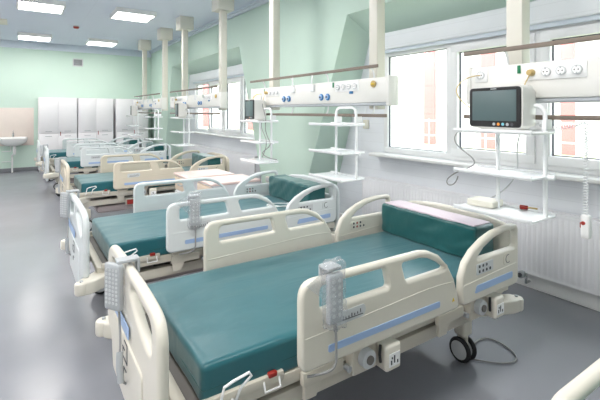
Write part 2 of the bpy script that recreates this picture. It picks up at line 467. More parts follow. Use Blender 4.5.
tag(put('splash_panel', MB().box(-.75, .31, YF-.016, YF-.001, .69, 1.70, M_tile, .003)), 'pinkish beige tiled splash panel behind the sink', 'tile panel')
sk = thing('wall_sink', 'white ceramic sink on the far wall by the splash panel', 'sink', (-.15, YF-.015, 0))
b = MB()
bb = bmesh.new(); N = 28; rings = []
for (sx, sy, z) in ((.10,.08,.70),(.20,.16,.73),(.29,.22,.80),(.325,.245,.89),(.33,.25,.905),(.315,.235,.91),(.29,.20,.90),(.22,.15,.83),(.10,.07,.79),(.02,.02,.785)):
    rings.append([bb.verts.new((sx*math.copysign(abs(math.cos(2*PI*k/N))**.7, math.cos(2*PI*k/N)), -.26+sy*math.copysign(abs(math.sin(2*PI*k/N))**.7, math.sin(2*PI*k/N)), z)) for k in range(N)])
for a, c in zip(rings, rings[1:]):
    for k in range(N): bb.faces.new((a[k], a[(k+1) % N], c[(k+1) % N], c[k]))
bb.faces.new(rings[-1]); bb.faces.new(list(reversed(rings[0])))
b.add_bm(bb, M_cer); b.box(-.30, .30, -.09, 0, .80, .93, M_cer, .02, 3)
put('basin', b, sk)
f = MB(); f.cyl((0, -.06, .92), (0, -.06, 1.03), .022, M_chrome, n=14); f.tube([(0, -.06, 1.0), (0, -.14, 1.03), (0, -.19, 1.01)], .012, M_chrome); f.tube([(0, -.06, 1.03), (0, -.05, 1.06), (0, -.10, 1.09)], .008, M_chrome)
put('tap', f, sk)
p = MB(); p.cyl((.03, -.26, .70), (.03, -.26, .62), .035, M_cer); p.cyl((.03, -.26, .62), (.03, -.26, .48), .045, M_cer, .03); p.tube([(.03, -.26, .5), (-.02, -.2, .45), (-.02, -.16, .42), (-.02, -.16, 0)], .022, M_cer)
p.tube([(-.25, -.02, .55), (-.05, -.03, .55), (-.05, -.03, .7)], .012, M_cer); p.tube([(-.25, -.02, .28), (-.04, -.03, .28)], .012, M_cer)
put('waste_pipe', p, sk)

# ------------------------------------------------------------------ radiators
def radiator(y0, y1, label, valve_y=None):
    t = thing('panel_radiator', label, 'radiator', (0, 0, 0), 0, 'radiators in the window niches')
    bb = bmesh.new(); x = 3.70; z0, z1 = .17, .735
    n = int((y1-y0)/.0435); prof = []
    for k in range(n):
        y = y0+k*.0435
        prof += [(y, 0), (y+.010, .009), (y+.028, .009), (y+.038, 0)]
    prof.append((y1, 0))
    vs = []
    for z, amp in ((z0, 0), (z0+.03, 0), (z0+.045, 1), (z1-.05, 1), (z1-.035, 0), (z1-.01, 0), (z1, -.8)):
        vs.append([bb.verts.new((x - (.0 if amp >= 0 else -.01) - d*max(amp, 0), y, z)) for (y, d) in prof])
    for a, c in zip(vs, vs[1:]):
        for k in range(len(prof)-1): bb.faces.new((a[k], c[k], c[k+1], a[k+1]))
    f = MB(); f.add_bm(bb, M_enam); f.box(x+.001, x+.018, y0, y1, z0, z1-.005, M_enam)
    put('front_panel', f, t)
    c = MB(); c.box(x+.018, XB-.03, y0+.01, y1-.01, z0+.01, z1-.05, M_enam, .003); c.box(x+.004, XB-.025, y0, y0+.006, z0, z1+.008, M_enam); c.box(x+.004, XB-.025, y1-.006, y1, z0, z1+.008, M_enam)
    put('casing', c, t)
    g = MB(); g.box(x+.004, x+.018, y0, y1, z1-.012, z1+.01, M_enam, .003); g.box(XB-.040, XB-.025, y0, y1, z1-.012, z1+.01, M_enam, .003)
    g.box(x+.06, x+.072, y0, y1, z1-.010, z1+.006, M_enam, .002)
    k = y0+.02
    while k < y1-.02:
        g.box(x+.012, XB-.03, k, k+.022, z1-.006, z1+.003, M_enam); k += .034
    put('top_grille', g, t)
    if valve_y:
        v = MB(); v.cyl((x-.045, valve_y, .155), (x+.01, valve_y, .155), .032, M_grey, n=18, bev=.004); v.cyl((x-.06, valve_y, .155), (x-.045, valve_y, .155), .02, M_dgrey, n=14)
        v.tube([(x+.01, valve_y, .155), (x+.06, valve_y, .155), (x+.06, valve_y, .06), (XB-.01, valve_y, .06)], .012, M_chrome)
        put('valve', v, t)
    return t
radiator(.35, 3.98, 'white ribbed radiator under the near window', 1.90)
radiator(6.95, 10.75, 'white ribbed radiator under the far window')
jb = MB(); jb.box(XW-.05, XW, 5.68, 5.92, .43, .53, M_ivory, .008); jb.box(XW-.054, XW-.049, 5.70, 5.90, .445, .515, M_grey2, .004)
tag(put('junction_box', jb), 'pale rectangular junction box low on the green pillar', 'electrical box')
ws = thing('wall_switch', 'ivory switch box with a pull cord right of the green pillar', 'switch', (XB, 4.03, 1.43))
put('box', MB().box(-.04, 0, -.045, .045, -.06, .06, M_ivory, .01, 3), ws)
put('cord', MB().tube([(-.02, 0, .05), (-.02, .0, .36)], .004, M_wcable), ws)

# ------------------------------------------------------------------ medical supply consoles
def socket(m, x, y, z, s=.075):
    """one earthed wall socket facing -x"""
    m.cyl((x-.002, y, z), (x-.010, y, z), s*.36, M_grey2, n=18); m.cyl((x-.009, y, z), (x-.0115, y, z), s*.28, M_white, n=18)
    for d in (-.010, .010): m.cyl((x-.011, y+d, z), (x-.0135, y+d, z), .0035, M_dgrey, n=8)
    for d in (-1, 1): m.box(x-.0135, x-.009, y-.004, y+.004, z+d*s*.24-.004, z+d*s*.24+.004, M_chrome)
CX = 2.55
def console(y0, y1, label, cols, half_offsets, beige_end=True):
    t = thing('medical_supply_console', label, 'medical console', (CX, y0, 1.68), 0, 'medical supply consoles on ceiling columns')
    L = y1-y0
    b = MB(); b.box(0, .11, 0, L, 0, .215, M_cons, .006, 2); put('body', b, t)
    e = MB(); e.box(-.006, .112, -.03, .002, -.03, .225, M_cons, .005); put('end_cap', e, t); e = MB(); e.box(-.006, .112, L-.002, L+.03, -.03, .225, M_cons, .005); put('end_cap', e, t)
    d = MB(); d.box(.010, .10, .02, L-.02, -.028, .002, M_diff, .012, 3); put('lamp_diffuser', d, t)
    for cy in cols:
        y = cy-y0
        c = MB(); c.box(.125, .230, y-.053, y+.053, -.06, ZC-1.68-.24, M_col, .008); c.box(.09, .13, y-.05, y+.06, 0, .2, M_col, .004)
        o = put('column', c, t)
        put('ceiling_box', MB().box(.04, .315, y-.14, y+.14, ZC-1.68-.25, ZC-1.68, M_col, .006), o)
    for (z, zb) in ((.315, .2), (-.115, -.02)):
        r = MB(); r.box(-.008, .006, .10 if z > 0 else 0, L+.05, z-.014, z+.014, M_rail, .003)
        o = put('rail', r, t)
        n = 4
        for i in range(n):
            k = MB(); y = .22+i*(L-.44)/(n-1)
            k.tube([(.07, y, zb), (.075, y, (z+zb)/2+.02*(1 if z > 0 else -1)), (.05, y, z), (.002, y, z)], .008, M_rack, smooth=True)
            put('bracket', k, o)
    for h in half_offsets:                                 # left half: single socket, switch, four sockets, gas outlets
        q = MB(); q.box(-.007, .001, h-.045, h+.045, .115, .205, M_white, .004); socket(q, -.006, h, .16); put('single_socket', q, t)
    def gang(y, plug):
        put('indicator_switch', MB().box(-.006, .001, y+.02, y+.04, .155, .205, M_green, .002), t)
        q = MB(); q.box(-.008, .001, y-.34, y, .108, .198, M_white, .004)
        for k in range(1 if plug else 0, 4): socket(q, -.007, y-.05-k*.081, .153)
        put('socket_block', q, t)
        if plug:
            p = MB(); p.cyl((-.006, y-.05, .153), (-.045, y-.05, .153), .022, M_brass, r2=.017, n=16, bev=.003); p.tube([(-.03, y-.05, .14), (-.05, y-.03, .10), (-.05, y-.01, .03), (-.02, y+.03, -.05)], .004, M_ycable, smooth=True)
            put('plug', p, t)
    def gas(y):
        for k in (0, 1):
            g = MB(); yy = y-k*.105
            g.cyl((-.001, yy, .065), (-.012, yy, .065), .034, M_blue, n=22, bev=.003); g.cyl((-.011, yy, .065), (-.022, yy, .065), .024, M_strip, n=18, bev=.002); g.cyl((-.021, yy, .065), (-.026, yy, .065), .010, M_dgrey, n=12)
            put('gas_outlet', g, t)
    gang(L-.36, True); gas(L-.80); gas(.90); gang(.68, False)
    for y in (1.05, L-1.0):
        c = MB(); c.box(-.02, .001, y-.03, y+.03, .13, .2, M_rack, .006); c.tube([(-.012, y, .18), (-.02, y, .25), (-.01, y, .3)], .008, M_rack, smooth=True); put('rail_clip', c, t)
    put('data_socket', MB().box(-.006, .001, .42, .47, .085, .115, M_blue, .002), t)
    e = MB(); e.cyl((-.001, .15, .16), (-.016, .15, .16), .030, M_brass, n=18, bev=.003); e.box(-.02, -.01, .13, .17, .152, .168, M_yel, .002); put('vacuum_outlet', e, t)
    return t
# distances of the near console's single socket from its right-hand end
console(-.78, 1.66, 'white medical console nearest the camera above the near monitor', (-.45, 1.43), (2.36,))
console(2.44, 4.86, 'white medical console before the green pillar', (2.73, 4.58), (2.28,))
console(5.92, 8.42, 'white medical console before the far window', (6.22, 8.09), (2.36,))
console(9.12, 11.62, 'white medical console farthest away by the tall cabinets', (9.45, 11.3), (2.36,))

# ------------------------------------------------------------------ shelf racks and monitors
RX = 2.47
def rack_meshes():
    a = MB()
    arch = [(0, 0, -.53), (0, 0, .02)] + [(0, .15-.15*math.cos(k*PI/8)*1.0 if False else .06-.06*math.cos(k*PI/10), .05+.06*math.sin(k*PI/10)) for k in range(1, 6)]
    arch += [(0, .28-.06+.06*math.sin(k*PI/10), .05+.06*math.cos(k*PI/10)) for k in range(0, 6)] + [(0, .28, .02), (0, .28, -.53)]
    a.tube(arch, .0125, M_rack)
    a.box(-.014, .06, .0-.012, .012, -.03, .03, M_rack, .004); a.box(-.014, .06, .268, .292, -.03, .03, M_rack, .004)
    s = MB(); s.box(-.185, .09, -.015, .47, -.010, .004, M_rack, .004); s.box(-.185, -.178, -.015, .47, -.010, .016, M_rack, .002); s.box(.083, .09, -.015, .47, -.010, .016, M_rack, .002)
    k = MB(); k.cyl((0, -.008, 0), (0, -.05, 0), .014, M_rack, n=14, bev=.003)
    return a.mesh('rack_frame'), s.mesh('rack_shelf'), k.mesh('rack_knob')
RM = rack_meshes()
def rack(y, label):
    t = thing('shelf_rack', label, 'shelf rack', (RX, y, 1.525), 0, 'white shelf racks hung on the console rails')
    put('frame', RM[0], t)
    for z in (-.045, -.295, -.53): put('shelf', RM[1], t, (0, 0, z))
    put('knob', RM[2], t, (0, 0, -.30))
    return t
rack(1.14, 'white shelf rack holding the near monitor')
rack(2.73, 'empty white shelf rack before the green pillar, right of the second monitor')
rack(4.22, 'white shelf rack left of the green pillar, holding the second monitor')
rack(7.10, 'white shelf rack before the far window, holding the third monitor')
rack(9.05, 'empty white shelf rack right of the farthest monitor')
rack(10.9, 'white shelf rack holding the farthest monitor by the cabinets')

def monitor_meshes():
    W, H = .37, .255
    c = MB(); o = fillet([(-W/2, 0), (W/2, 0), (W/2, H), (-W/2, H)], .028)
    # body tapers to the back
    bb = bmesh.new(); rings = []
    for (x, s, dz) in ((0, 1, 0), (.02, 1.01, 0), (.09, .98, 0), (.15, .86, -.004), (.16, .8, -.004)):
        rings.append([bb.verts.new((x, p[0]*s, H/2+(p[1]-H/2)*s+dz)) for p in o])
    n = len(o)
    for a, d in zip(rings, rings[1:]):
        for k in range(n): bb.faces.new((a[k], d[k], d[(k+1) % n], a[(k+1) % n]))
    bb.faces.new(list(reversed(rings[-1]))); bb.faces.new(rings[0])
    bmesh.ops.recalc_face_normals(bb, faces=list(bb.faces))
    c.add_bm(bb, M_cons); c.box(.02, .14, -.13, .13, -.014, .01, M_cons, .006)
    bz = MB(); bz.plate(fillet([(-W/2+.008, .008), (W/2-.008, .008), (W/2-.008, H-.008), (-W/2+.008, H-.008)], .024), [], .012, .004, M_blk, T(-.004, 0, 0) @ YZ)
    sc = MB(); sc.box(-.0125, -.009, -.152, .152, .045, .228, M_scr, .001)
    bt = MB()
    for k, m in enumerate((M_grey, M_org, M_cyan, M_grey, M_dgrey)): bt.cyl((-.009, -.005-k*.030, .026), (-.0125, -.005-k*.030, .026), .009, m, n=14)
    mk = MB()
    for k in range(7): mk.box(-.0115, -.009, .017-k*.006-.002, .017-k*.006+.002, .2345, .2405, M_grey2)
    hd = MB(); hd.tube([(.12, -.12, .235), (.135, -.12, .275), (.135, .12, .275), (.12, .12, .235)], .010, M_cons)
    return [x.mesh(n_) for x, n_ in ((c, 'monitor_case'), (bz, 'monitor_bezel'), (sc, 'monitor_screen'), (bt, 'monitor_buttons'), (mk, 'monitor_mark'))]
MM = monitor_meshes()
def monitor(y, label, rz=-.12, x=2.37):
    t = thing('patient_monitor', label, 'monitor', (x, y, 1.4985), rz, 'patient monitors on the racks')
    put('case', MM[0], t); bz = put('bezel', MM[1], t)
    put('screen', MM[2], bz); put('buttons', MM[3], bz); put('maker_mark', MM[4], bz)
    return t
monitor(1.385, 'white patient monitor with a large dark screen, nearest the camera', -.14)
monitor(4.58, 'white patient monitor with dark screen, left of the green pillar', -.17)
monitor(7.46, 'white patient monitor with dark screen before the far window', -.17)
monitor(11.2, 'small white patient monitor farthest away by the cabinets', -.17)

def cable(name, pts, r, m, label, cat='cable', group=None):
    return tag(put(name, MB().tube(pts, r, m, smooth=True, res=8)), label, cat, group)
cable('power_cable', [(2.535, 1.58, 1.84), (2.50, 1.62, 1.84), (2.44, 1.70, 1.80), (2.42, 1.70, 1.70), (2.46, 1.60, 1.62)], .004, M_ycable, 'beige cable looping from the single socket behind the near monitor')
cable('sensor_cable', [(2.44, 1.60, 1.49), (2.38, 1.64, 1.485), (2.34, 1.66, 1.42), (2.34, 1.60, 1.36), (2.34, 1.50, 1.31), (2.36, 1.50, 1.26), (2.32, 1.60, 1.22), (2.28, 1.67, 1.16), (2.29, 1.65, 1.11), (2.30, 1.60, 1.14), (2.29, 1.58, 1.19)], .004, M_cable, 'grey looped cable dangling left of the near monitor rack')
cable('adapter_cable', [(2.58, 1.34, 1.46), (2.56, 1.36, 1.38), (2.58, 1.33, 1.24), (2.57, 1.42, 1.10), (2.52, 1.50, 1.03), (2.48, 1.56, 1.012)], .004, M_grey2, 'thin pale cable running down behind the near rack to the adapter')
ad = MB(); ad.rbox(-.075, .075, -.085, .085, 0, .042, .010, M_ivory, 4)
tag(put('power_adapter', ad, None, (2.46, 1.50, .9995), (0, 0, .1)), 'ivory power adapter lying on the lowest shelf of the near rack', 'adapter')
pl = thing('gas_plug', 'red capped hose plug on the lowest shelf of the near rack', 'plug', (2.56, 1.27, 1.013), .3)
put('cap', MB().cyl((0, .01, 0), (0, .055, 0), .013, M_red, n=14, bev=.003), pl)
put('stem', MB().cyl((0, .01, 0), (0, -.04, 0), .006, M_brass, n=10), pl)
cable('monitor_cable', [(2.46, 4.46, 1.83), (2.44, 4.42, 1.78), (2.44, 4.36, 1.6), (2.46, 4.32, 1.52), (2.42, 4.30, 1.40), (2.40, 4.18, 1.28), (2.38, 4.05, 1.22), (2.36, 4.20, 1.14), (2.36, 4.28, 1.10), (2.36, 4.1, 1.06), (2.38, 3.95, 1.06)], .005, M_cable, 'grey cable dangling from the second monitor before the green pillar')
cable('sensor_lead', [(2.42, 4.32, 1.49), (2.36, 4.3, 1.46), (2.34, 4.2, 1.36), (2.36, 4.1, 1.25), (2.34, 4.16, 1.12), (2.36, 4.25, 1.06)], .004, M_cable, 'thin lead hanging off the shelf edge of the second monitor')
cable('yellow_cable', [(2.53, 4.56, 1.82), (2.48, 4.64, 1.83), (2.44, 4.70, 1.78), (2.46, 4.62, 1.70)], .004, M_yel, 'yellow cable at the left end of the pillar console')
# spiral call cord
def spiral(p, q, sag, turns, r):
    pts = []
    for k in range(turns*8+1):
        s = k/(turns*8); c = Vector(p).lerp(Vector(q), s); c.z -= sag*4*s*(1-s)
        a = 2*PI*k/8; d = (Vector(q)-Vector(p)).normalized(); u = d.cross(Vector((1, .1, 0))).normalized(); w = d.cross(u)
        pts.append(tuple(c + u*r*math.cos(a) + w*r*math.sin(a)))
    return pts
ch = thing('call_handset', 'white call handset with red button hanging on a spiral cord', 'call button', (2.52, .955, 1.545))
put('spiral_cord', MB().tube(spiral((0, 0, 0), (-.01, .0, -.50), 0, 34, .010), .0032, M_wcable, bres=1), ch)
put('hanging_loop', MB().tube(spiral((.02, .27, -.015), (.0, .01, .0), .03, 20, .008), .003, M_wcable, bres=1), ch)
hb = MB(); hb.rbox(-.02, .02, -.022, .022, -.63, -.50, .012, M_white, 6); o = put('handset', hb, ch)
put('button', MB().cyl((-.02, .006, -.545), (-.026, .006, -.545), .010, M_red, n=14), o)
put('side_button', MB().box(-.012, .002, .018, .027, -.575, -.545, M_red, .003), o)

# ------------------------------------------------------------------ hospital beds
def rail_outline_foot():
    arc = [(1.24, .908), (1.30, .898), (1.38, .862), (1.45, .796), (1.505, .712), (1.538, .61)]
    return fillet([(.525, .545), (.525, .915)] + arc + [(1.548, .545)], [.05, .08] + [0]*6 + [.03], 6)
def rail_holes_foot():
    h1 = fillet([(.622, .782), (.622, .880), (.995, .876), (1.02, .782)], [.02, .03, .02, .02])
    h2 = fillet([(1.135, .782), (1.105, .876), (1.235, .873), (1.30, .860), (1.375, .824), (1.43, .788), (1.42, .782)], [.02, .02, 0, 0, 0, .008, .008])
    return [h1, h2]
def rail_outline_head():
    arc = [(1.562, .62), (1.565, .70), (1.60, .775), (1.67, .832), (1.77, .878), (1.87, .905), (1.98, .915)]
    return fillet([(1.58, .545)] + arc + [(2.135, .913), (2.135, .545)], [.03] + [0]*7 + [.045, .05], 6)
def rail_holes_head():
    return [fillet([(1.705, .778), (1.77, .826), (1.87, .864), (1.98, .882), (2.098, .882), (2.098, .775)], [.012, 0, 0, 0, .02, .02])]

def mirror(mb_fn, side):
    """rail pieces are modelled for the side y<0 (outer face -y); mirrored for the other side"""
    return Matrix.Diagonal((1, side, 1, 1))

def bed_meshes(var):
    shell = {'cream': M_cream, 'cool': M_cool, 'beige': M_beige}[var]
    R = {}
    # --- end boards
    f = MB()
    W = .51
    out = fillet([(-W, .47), (-W, .895), (-.28, .915), (.28, .915), (W, .895), (W, .47), (.40, .44), (.36, .30), (-.36, .30), (-.40, .44)], [.05, .13, .2, .2, .13, .05, .03, .03, .03, .03], 8)
    def hole(s): return fillet([(s*.42, .725), (s*.42, .848), (s*.07, .872), (s*.05, .83), (s*.22, .755)], [.06, .05, .03, .02, .08], 6)
    f.plate(out, [hole(1), hole(-1)], .042, .02, shell, YZ, 4)
    f.plate(fillet([(-.30, .335), (-.30, .61), (.30, .61), (.30, .335)], .03), [], .056, .006, shell, YZ)
    R['footboard'] = f.mesh('footboard')
    s = MB(); s.plate(fillet([(-.08, .640), (-.08, .692), (.42, .692), (.42, .640)], .012), [], .004, .001, M_strip, T(-.029, 0, 0) @ YZ)
    R['foot_strip'] = s.mesh('blue_strip')
    d = MB()
    for (a, c, z0, z1) in ((-.05, .01, .60, .604), (-.05, -.046, .52, .60), (-.05, .04, .52, .524), (.04, .044, .52, .56), (.0, .05, .56, .564), (-.03, .02, .48, .484), (.02, .024, .45, .484)):
        d.box(-.0305, -.028, a, c, z0, z1, M_ink)
    R['foot_diagram'] = d.mesh('printed_diagram')
    h = MB()
    h.plate(fillet([(-.46, .50), (-.46, .86), (-.2, .90), (.2, .90), (.46, .86), (.46, .50), (.34, .34), (-.34, .34)], [.05, .08, .15, .15, .08, .05, .03, .03], 6),
            [fillet([(-.33, .76), (-.33, .82), (.33, .82), (.33, .76)], .025)], .045, .018, shell, T(2.235, 0, 0) @ YZ, 4)
    R['headboard'] = h.mesh('headboard')
    # --- side rails
    for side, sn in ((-1, 'n'), (1, 'f')):
        mx = Matrix.Diagonal((1, -side, 1, 1))
        for (key, o, hs, ridge) in (('rail_foot', rail_outline_foot(), rail_holes_foot(), [(.545, .685), (.75, .69), (1.1, .705), (1.35, .715), (1.49, .70)]),
                                     ('rail_head', rail_outline_head(), rail_holes_head(), [(1.58, .655), (1.72, .662), (1.92, .672), (2.115, .678)])):
            r = MB(); r.plate(o, hs, .042, .016, shell, mx @ T(0, -.53, 0) @ XZ, 4)
            pts = [(x, -.5495, z) for x, z in ridge]; r.tube(pts, .0035, shell, smooth=True, mtx=mx.copy())
            pts = [(x, -.5105, z) for x, z in ridge]; r.tube(pts, .0035, shell, smooth=True, mtx=mx.copy())
            R[key+sn] = r.mesh('side_rail')
        def flat(poly, m, y, th=.003): 
            q = MB(); q.plate(poly, [], th, .0008, m, mx @ T(0, y, 0) @ XZ); return q
        R['strip_foot'+sn] = flat(fillet([(.66, .597), (.66, .628), (1.38, .628), (1.38, .597)], .01), M_strip, -.552).mesh('blue_strip')
        R['strip_head'+sn] = flat(fillet([(1.68, .592), (1.70, .632), (2.06, .636), (2.06, .598)], .01), M_strip, -.552).mesh('blue_strip')
        g = MB()
        for yy in (-.5525,):
            g.plate(fillet([(.70, .695), (.70, .748), (.86, .752), (.87, .725), (.855, .698)], .012), [], .003, .0008, M_grey2, mx @ T(0, yy+.001, 0) @ XZ)
            for k in range(7): g.box(.735+k*.0165, .739+k*.0165, yy-.002, yy+.001, .712+.0006*k*k*.4, .722+.0006*k*k*.4+(.006 if k % 3 == 0 else 0), M_ink, mtx=mx.copy())
            g.box(.725, .85, yy-.002, yy+.001, .710, .713, M_ink, mtx=mx.copy())
        R['gauge'+sn] = g.mesh('angle_gauge')
        w = MB(); w.plate([(1.48, .598), (1.50, .598), (1.49, .618)], [], .002, .0005, M_yel, mx @ T(0, -.552, 0) @ XZ)
        R['warn'+sn] = w.mesh('warning_sticker')
        for face, yy in (('o', -.5522), ('i', -.5078)):
            c = MB(); c.plate(fillet([(1.695, .688), (1.695, .748), (1.855, .750), (1.855, .690)], .008), [], .003, .0008, M_grey2 if face == 'o' else shell, mx @ T(0, yy, 0) @ XZ)
            dy = -.0022 if face == 'o' else .0022
            for i in range(4):
                for j in range(2):
                    if i == 3 and j == 1: continue
                    m = M_ink if not (face == 'i' and i == 1) else M_red
                    x, z = 1.722+i*.034, .705+j*.028
                    c.plate(fillet([(x-.007, z-.007), (x-.007, z+.006), (x, z+.010), (x+.007, z+.006), (x+.007, z-.007)], .003), [], .0022, .0006, m, mx @ T(0, yy+dy, 0) @ XZ, 1)
            R['panel'+face+sn] = c.mesh('control_panel')
        k = MB(); k.plate(fillet([(1.965, .688), (1.965, .755), (2.055, .757), (2.055, .690)], .02), [], .003, .0008, shell, mx @ T(0, -.5522, 0) @ XZ)
        arc = [(2.01+.024*math.cos(a), .722+.024*math.sin(a)) for a in [1.2+k_*.35 for k_ in range(13)]]
        k.tube([(x, -.5535, z) for x, z in arc], .0022, M_ink, mtx=mx.copy())
        R['emblem'+sn] = k.mesh('round_emblem')
        # bracket and drive housing that carry each rail
        for key, x in (('bracket_foot', .86), ('bracket_head', 1.74)):
            q = MB()
            q.box(x-.02, x+.13, -.50, -.44, .40, .545, M_frame, .012, 2, mtx=mx.copy())
            q.box(x+.135, x+.235, -.555, -.45, .39, .515, M_cream, .016, 3, mtx=mx.copy())
            q.cyl((x+.05, -.535, .475), (x+.05, -.49, .475), .042, M_grey2, n=24, mtx=mx.copy(), bev=.006)
            q.cyl((x+.05, -.542, .475), (x+.05, -.534, .475), .020, M_under, n=18, mtx=mx.copy())
            q.cyl((x-.03, -.49, .435), (x-.03, -.46, .435), .014, M_grey, n=14, mtx=mx.copy())
            q.tube([(x+.12, -.53, .44), (x+.11, -.535, .48), (x+.12, -.53, .52)], .007, M_blk, mtx=mx.copy())
            q.box(x-.28, x-.06, -.485, -.455, .44, .50, M_frame, .008, mtx=mx.copy())
            q.plate([(x-.27, .38), (x-.27, .53), (x-.13, .53), (x-.21, .38)], [], .02, .004, M_frame, mx @ T(0, -.47, 0) @ XZ)
            R[key+sn] = q.mesh('rail_bracket')
            q = MB(); q.box(x+.15, x+.22, -.5575, -.555, .415, .475, M_white, mtx=mx.copy())
            for (a, z0, z1) in ((.16, .425, .445), (.18, .43, .465), (.20, .425, .44), (.165, .45, .46)): q.box(x+a, x+a+.008, -.5585, -.557, z0, z1, M_ink, mtx=mx.copy())
            R[key+'label'+sn] = q.mesh('bracket_label')
        wk = MB()
        wk.tube([(.20, -.455, .50), (.20, -.50, .52), (.215, -.51, .595), (.25, -.51, .605), (.315, -.51, .615), (.325, -.51, .60), (.28, -.51, .57), (.265, -.50, .52), (.265, -.455, .50)], .0055, M_wire, mtx=mx.copy())
        R['hook'+sn] = wk.mesh('bag_hook')
        rh = MB(); rh.box(.425, .465, -.470, -.448, .526, .547, M_red, .006, 3, mtx=mx.copy())
        rh.tube([(.405, -.46, .52), (.405, -.475, .485), (.475, -.475, .485), (.475, -.46, .52)], .005, M_wire, mtx=mx.copy())
        R['release'+sn] = rh.mesh('release_handle')
        pd = MB(); pd.box(.70, .90, -.45, -.36, .30, .40, M_frame, .012, mtx=mx.copy()); pd.box(.715, .885, -.462, -.448, .31, .375, M_red, .006, mtx=mx.copy())
        R['pedal'+sn] = pd.mesh('column_lock')
    # --- frames
    p = MB()
    for s in (-1, 1):
        p.box(.08, 2.20, s*.435-.015, s*.435+.015, .452, .508, M_frame, .006)
        p.box(.10, .50, s*.452-.012, s*.452+.012, .495, .535, M_frame, .006)
    for x in (.08, .55, 1.1, 1.6, 2.17): p.box(x, x+.04, -.43, .43, .455, .495, M_frame, .004)
    p.box(.07, .12, -.45, .45, .47, .512, M_frame, .01)
    R['platform_frame'] = p.mesh('platform_frame')
    dk = MB()
    for (a, c) in ((.12, .62), (.63, 1.12), (1.13, 1.45), (1.46, 2.18)): dk.box(a, c, -.42, .42, .488, .500, M_under, .003)
    R['deck'] = dk.mesh('deck_panels')
    b_ = MB()
    for s in (-1, 1):
        b_.box(.16, 2.10, s*.39-.025, s*.39+.025, .335, .405, M_frame, .006)
    for x in (.16, .9, 1.5, 2.04): b_.box(x, x+.06, -.37, .37, .335, .395, M_frame, .006)
    b_.box(-.02, .18, -.30, -.26, .33, .40, M_frame, .006); b_.box(-.02, .18, .26, .30, .33, .40, M_frame, .006)
    b_.box(2.05, 2.25, -.36, -.26, .335, .40, M_frame, .006); b_.box(2.05, 2.25, .26, .36, .335, .40, M_frame, .006)
    R['base_frame'] = b_.mesh('base_frame')
    cv = MB(); wd = .36 if var == 'beige' else .19; cv.rbox(.35, 1.75, -wd, wd, .21, .31, .04, M_cover, 8)
    R['base_cover'] = cv.mesh('base_cover')
    for i, x in enumerate((.62, 1.62)):
        l = MB(); l.box(x-.07, x+.07, -.09, .09, .30, .42, M_under, .01); l.box(x-.05, x+.05, -.065, .065, .41, .49, M_grey, .008)
        l.cyl((x+.08, -.25, .38), (x+.45, -.2, .44), .028, M_grey, n=14); l.box(x+.02, x+.20, -.32, -.2, .36, .45, M_under, .012)
        R['lift%d' % i] = l.mesh('lift_column')
    # caster, modelled at its own origin on the floor
    c = MB()
    c.box(-.042, .042, -.045, .045, .17, .30, M_cream, .018, 3)
    c.cyl((0, 0, .28), (0, 0, .33), .026, M_cream); 
    c.plate(fillet([(-.03, .06), (-.035, .19), (.035, .19), (.03, .06)], .02), [], .022, .006, M_cream, T(0, 0, 0) @ XZ)
    R['caster_fork'] = c.mesh('caster_fork')
    w = MB()
    for s in (-1, 1):
        w.lathe([(.060, -.014), (.074, -.010), (.078, 0), (.074, .010), (.060, .014)], M_tyre, 28, T(.0, s*.029, .079) @ Matrix.Rotation(PI/2, 4, 'X'))
        w.lathe([(.0, -.017), (.05, -.0165), (.060, -.013), (.060, .013), (.05, .0165), (.0, .017)], M_grey2, 28, T(.0, s*.029, .079) @ Matrix.Rotation(PI/2, 4, 'X'))
    R['caster_wheel'] = w.mesh('caster_wheel')
    # corner bumpers: (arm, roller)
    for k, (x, s, zz) in enumerate(((-.03, -1, .43), (-.03, 1, .43), (2.24, -1, .365), (2.24, 1, .365))):
        mx = Matrix.Diagonal((1, -s, 1, 1)); q = MB(); hd = x > 1
        y = -.545 if not hd else -.475
        d = 1 if hd else -1
        q.plate(fillet([(x-d*.30, -.30), (x-d*.30, -.40), (x-d*.06, y-.035), (x+d*.015, y-.035), (x+d*.015, y+.05), (x-d*.14, -.34)] if True else [], [.02, .03, .05, .01, .02, .05]), [], .085, .012, M_cream, mx @ T(0, 0, zz))
        R['bumper%d' % k] = q.mesh('corner_bumper')
        q = MB(); q.cyl((x+d*.005, y, zz-.04), (x+d*.005, y, zz+.04), .042, M_cream, n=24, mtx=mx.copy(), bev=.012); q.cyl((x+d*.005, y, zz-.05), (x+d*.005, y, zz+.05), .010, M_grey, n=12, mtx=mx.copy())
        R['roller%d' % k] = q.mesh('bumper_roller')
    q = MB()
    for s in (-1, 1): q.box(-.028, .028, -.003, .003, -.001, .001, M_red, mtx=T(.13, -.516, .435) @ Matrix.Rotation(.643-.0, 4, 'Z') @ Matrix.Rotation(PI/2, 4, 'X') @ Matrix.Rotation(s*.65, 4, 'Z'))
    R['red_cross_mark'] = q.mesh('red_mark')
    return R

